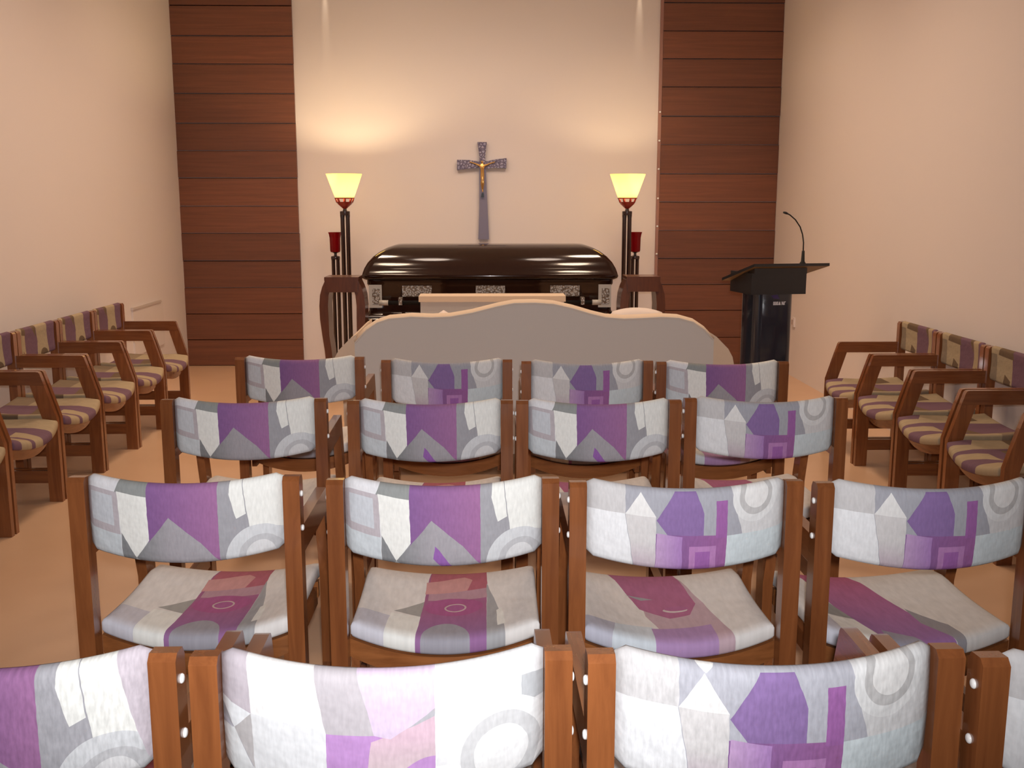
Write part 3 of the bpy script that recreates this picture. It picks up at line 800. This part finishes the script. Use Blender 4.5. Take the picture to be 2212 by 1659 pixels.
def votive(x, y, label):
    o = empty('candle_stand', (x, y, 0)); tag(o, label, 'candle stand', 'red candle stands behind the torch lamps')
    link('base', mesh('base', M['lamp_black'], lambda b: lathe(b, [(.075, 0), (.075, .012), (.05, .025), (.03, .035)], n=32)), o)
    for dx in (-.02, .02):
        link('column', mesh('column', M['lamp_black'], lambda b: lathe(b, [(.0155, .03), (.0155, .99), (.018, 1.0), (.018, 1.02)], dx, 0, 16), True), o)
    link('collar', smooth_by_angle(mesh('collar', M['lamp_black'], lambda b: lathe(b, [(.037, 1.0), (.040, 1.01), (.037, 1.025), (.012, 1.032), (.012, 1.05), (.04, 1.062)], n=24), True)), o)
    link('glass_cup', smooth_by_angle(mesh('glass_cup', M['ruby'], lambda b: lathe(b, [(.004, 1.062), (.040, 1.062), (.044, 1.075), (.046, 1.18), (.052, 1.215), (.058, 1.23), (.054, 1.23), (.047, 1.212), (.041, 1.18), (.039, 1.08), (.004, 1.07)], n=32, cap=False), True)), o)
    link('candle', mesh('candle', plain('candle wax', (.75, .62, .5), .5), lambda b: lathe(b, [(.03, 1.071), (.03, 1.12), (.004, 1.122), (.002, 1.135)], n=20), True), o)
votive(-1.300, 8.88, 'red glass candle on a short dark stand behind the left torch lamp')
votive(1.292, 8.88, 'red glass candle on a short dark stand behind the right torch lamp')

# ------------------------------------------------------------------ crucifix
cr = empty('crucifix', (-.032, YB, 1.83)); tag(cr, 'pewter crucifix with flared arms and a small gilt figure on the end wall', 'crucifix')
def shaft_up(b):
    prism(b, [(-.028, -.05), (.030, -.05), (.026, .06), (.041, .185), (-.044, .185), (-.026, .06)], -.040, -.012, 'y')
def arms(b):
    prism(b, [(-.228, -.062), (-.15, -.050), (-.04, -.040), (.03, -.048), (.11, -.040), (.215, -.045), (.218, .045), (.13, .036), (.05, .020), (-.04, .016), (-.11, .028), (-.226, .030)], -.044, -.010, 'y')
def shaft_dn(b):
    prism(b, [(-.028, -.05), (.032, -.05), (.040, -.25), (.058, -.676), (-.040, -.676), (-.030, -.40)], -.038, -.012, 'y')
link('upper_arm', mesh('upper_arm', M['cross_ornate'], shaft_up, bevel=.005), cr)
link('cross_arm', mesh('cross_arm', M['cross_ornate'], arms, bevel=.005), cr)
link('shaft', mesh('shaft', M['cross_plain'], shaft_dn, bevel=.005), cr)
link('wall_mount', mesh('wall_mount', M['black_metal'], lambda b: box(b, -.015, .015, -.013, 0, -.3, .05)), cr)
# slender gilt figure, one skinned surface
def figure():
    me = bpy.data.meshes.new('figure')
    V = [(.002, -.056, -.115), (0, -.058, -.07), (0, -.060, -.025), (0, -.062, -.005), (-.004, -.064, .022),
         (-.030, -.056, -.018), (-.075, -.052, .000), (-.115, -.050, .012), (.030, -.056, -.018), (.075, -.052, .000), (.115, -.050, .012),
         (.008, -.066, -.17), (.002, -.054, -.235), (.003, -.060, -.255), (-.006, -.064, -.17), (-.002, -.054, -.235)]
    Ed = [(0, 1), (1, 2), (2, 3), (3, 4), (2, 5), (5, 6), (6, 7), (2, 8), (8, 9), (9, 10), (0, 11), (11, 12), (12, 13), (0, 14), (14, 15)]
    me.from_pydata(V, Ed, [])
    o = link('figure', me, cr); me.materials.append(M['gold'])
    rad = {0: .018, 1: .016, 2: .019, 3: .008, 4: .014, 5: .009, 6: .006, 7: .005, 8: .009, 9: .006, 10: .005, 11: .011, 12: .006, 13: .006, 14: .011, 15: .006}
    md = o.modifiers.new('skin', 'SKIN')
    for k, r_ in rad.items(): me.skin_vertices[0].data[k].radius = (r_, r_)
    me.skin_vertices[0].data[0].use_root = True
    sb = o.modifiers.new('sub', 'SUBSURF'); sb.levels = 2; sb.render_levels = 2
    o['label'] = 'small gilt figure'
figure()
link('foot_rest', mesh('foot_rest', M['black_metal'], lambda b: prism(b, [(-.014, -.30), (.014, -.30), (.010, -.262), (-.006, -.262)], -.062, -.037, 'y'), bevel=.003), cr)

# ------------------------------------------------------------------ lectern with gooseneck microphone
lc = empty('lectern', (1.835, 6.62, 0), R(10)); tag(lc, 'black lectern with a slanted desk and gooseneck microphone by the right wall', 'lectern')
link('base', mesh('base', M['black'], lambda b: box(b, -.25, .25, -.19, .21, 0, .045), bevel=.008), lc)
colm = link('column', smooth_by_angle(mesh('column', M['navy'], lambda b: prism(b, outline(.136, .12, .05, 5), .046, .91, 'z')), 30), lc)
link('cabinet', mesh('cabinet', M['black'], lambda b: box(b, -.185, .19, -.16, .17, .895, 1.03), bevel=.006), lc)
def desk(b):
    z0, z1 = 1.075, .965
    pts = [(-.19, .0), (.325, .0), (.225, .36), (-.25, .36)]
    y0 = -.20
    vs = []
    for dz in (0, .018):
        for (x, y) in pts: vs.append(b.verts.new((x, y0 + y, z0 + (z1 - z0) * y / .36 + dz)))
    fs = [b.faces.new([vs[i] for i in (3, 2, 1, 0)]), b.faces.new(vs[4:8])]
    for i in range(4): fs.append(b.faces.new((vs[i], vs[(i + 1) % 4], vs[4 + (i + 1) % 4], vs[4 + i])))
    fs[0].material_index = 1
link('reading_desk', mesh('reading_desk', [M['black'], M['underside']], desk), lc)
link('support', mesh('support', M['black'], lambda b: prism(b, [(-.165, 1.025), (.17, 1.025), (.17, .945), (.16, .965), (-.165, 1.062)], -.17, .19), bevel=.003), lc)
mic = link('microphone', mesh('microphone', M['black_metal'], lambda b: lathe(b, [(.022, 1.055), (.022, 1.085), (.012, 1.10), (.009, 1.165), (.005, 1.17)], .195, -.09, 16), True), lc)
neck = [(.195, -.09, 1.16), (.194, -.09, 1.22), (.185, -.09, 1.27), (.165, -.09, 1.32), (.13, -.09, 1.365), (.09, -.09, 1.396), (.062, -.09, 1.408)]
link('gooseneck', mesh('gooseneck', M['black_metal'], lambda b: tube(b, neck, .0042, 10), True), mic)
link('capsule', mesh('capsule', M['black_metal'], lambda b: tube(b, [(.075, -.09, 1.403), (.062, -.09, 1.408), (.045, -.09, 1.412)], [.006, .008, .006], 12), True), mic)
def marks(b):
    y = -.1215
    z0, h = .823, .022
    x = -.012
    def bar(x0, x1, za=0, zb=1): box(b, x + x0, x + x1, y, y + .002, z0 + za * h, z0 + zb * h)
    for k in range(3):
        bar(.0 + .0125 * k, .0035 + .0125 * k)
        bar(.0 + .0125 * k, .010 + .0125 * k, .82, 1); bar(.0 + .0125 * k, .010 + .0125 * k, 0, .18); bar(.0065 + .0125 * k, .010 + .0125 * k, .1, .9)
    prism(b, [(x + .038, z0), (x + .043, z0), (x + .0455, z0 + h), (x + .0425, z0 + h)], y, y + .002, 'y')
    prism(b, [(x + .046, z0), (x + .051, z0), (x + .0465, z0 + h), (x + .0435, z0 + h)], y, y + .002, 'y')
    bar(.058, .0615); bar(.069, .0725)
    prism(b, [(x + .0605, z0 + h), (x + .0640, z0 + h), (x + .0705, z0), (x + .067, z0)], y, y + .002, 'y')
    bar(.0755, .079); bar(.079, .086, .82, 1)
link('lettering', mesh('lettering', M['white_mark'], marks), colm)
link('emblem', mesh('emblem', M['violet'], lambda b: prism(b, [(-.03, .885), (.015, .89), (.03, .862), (-.01, .865)], -.1215, -.1195, 'y'), bevel=0), colm)
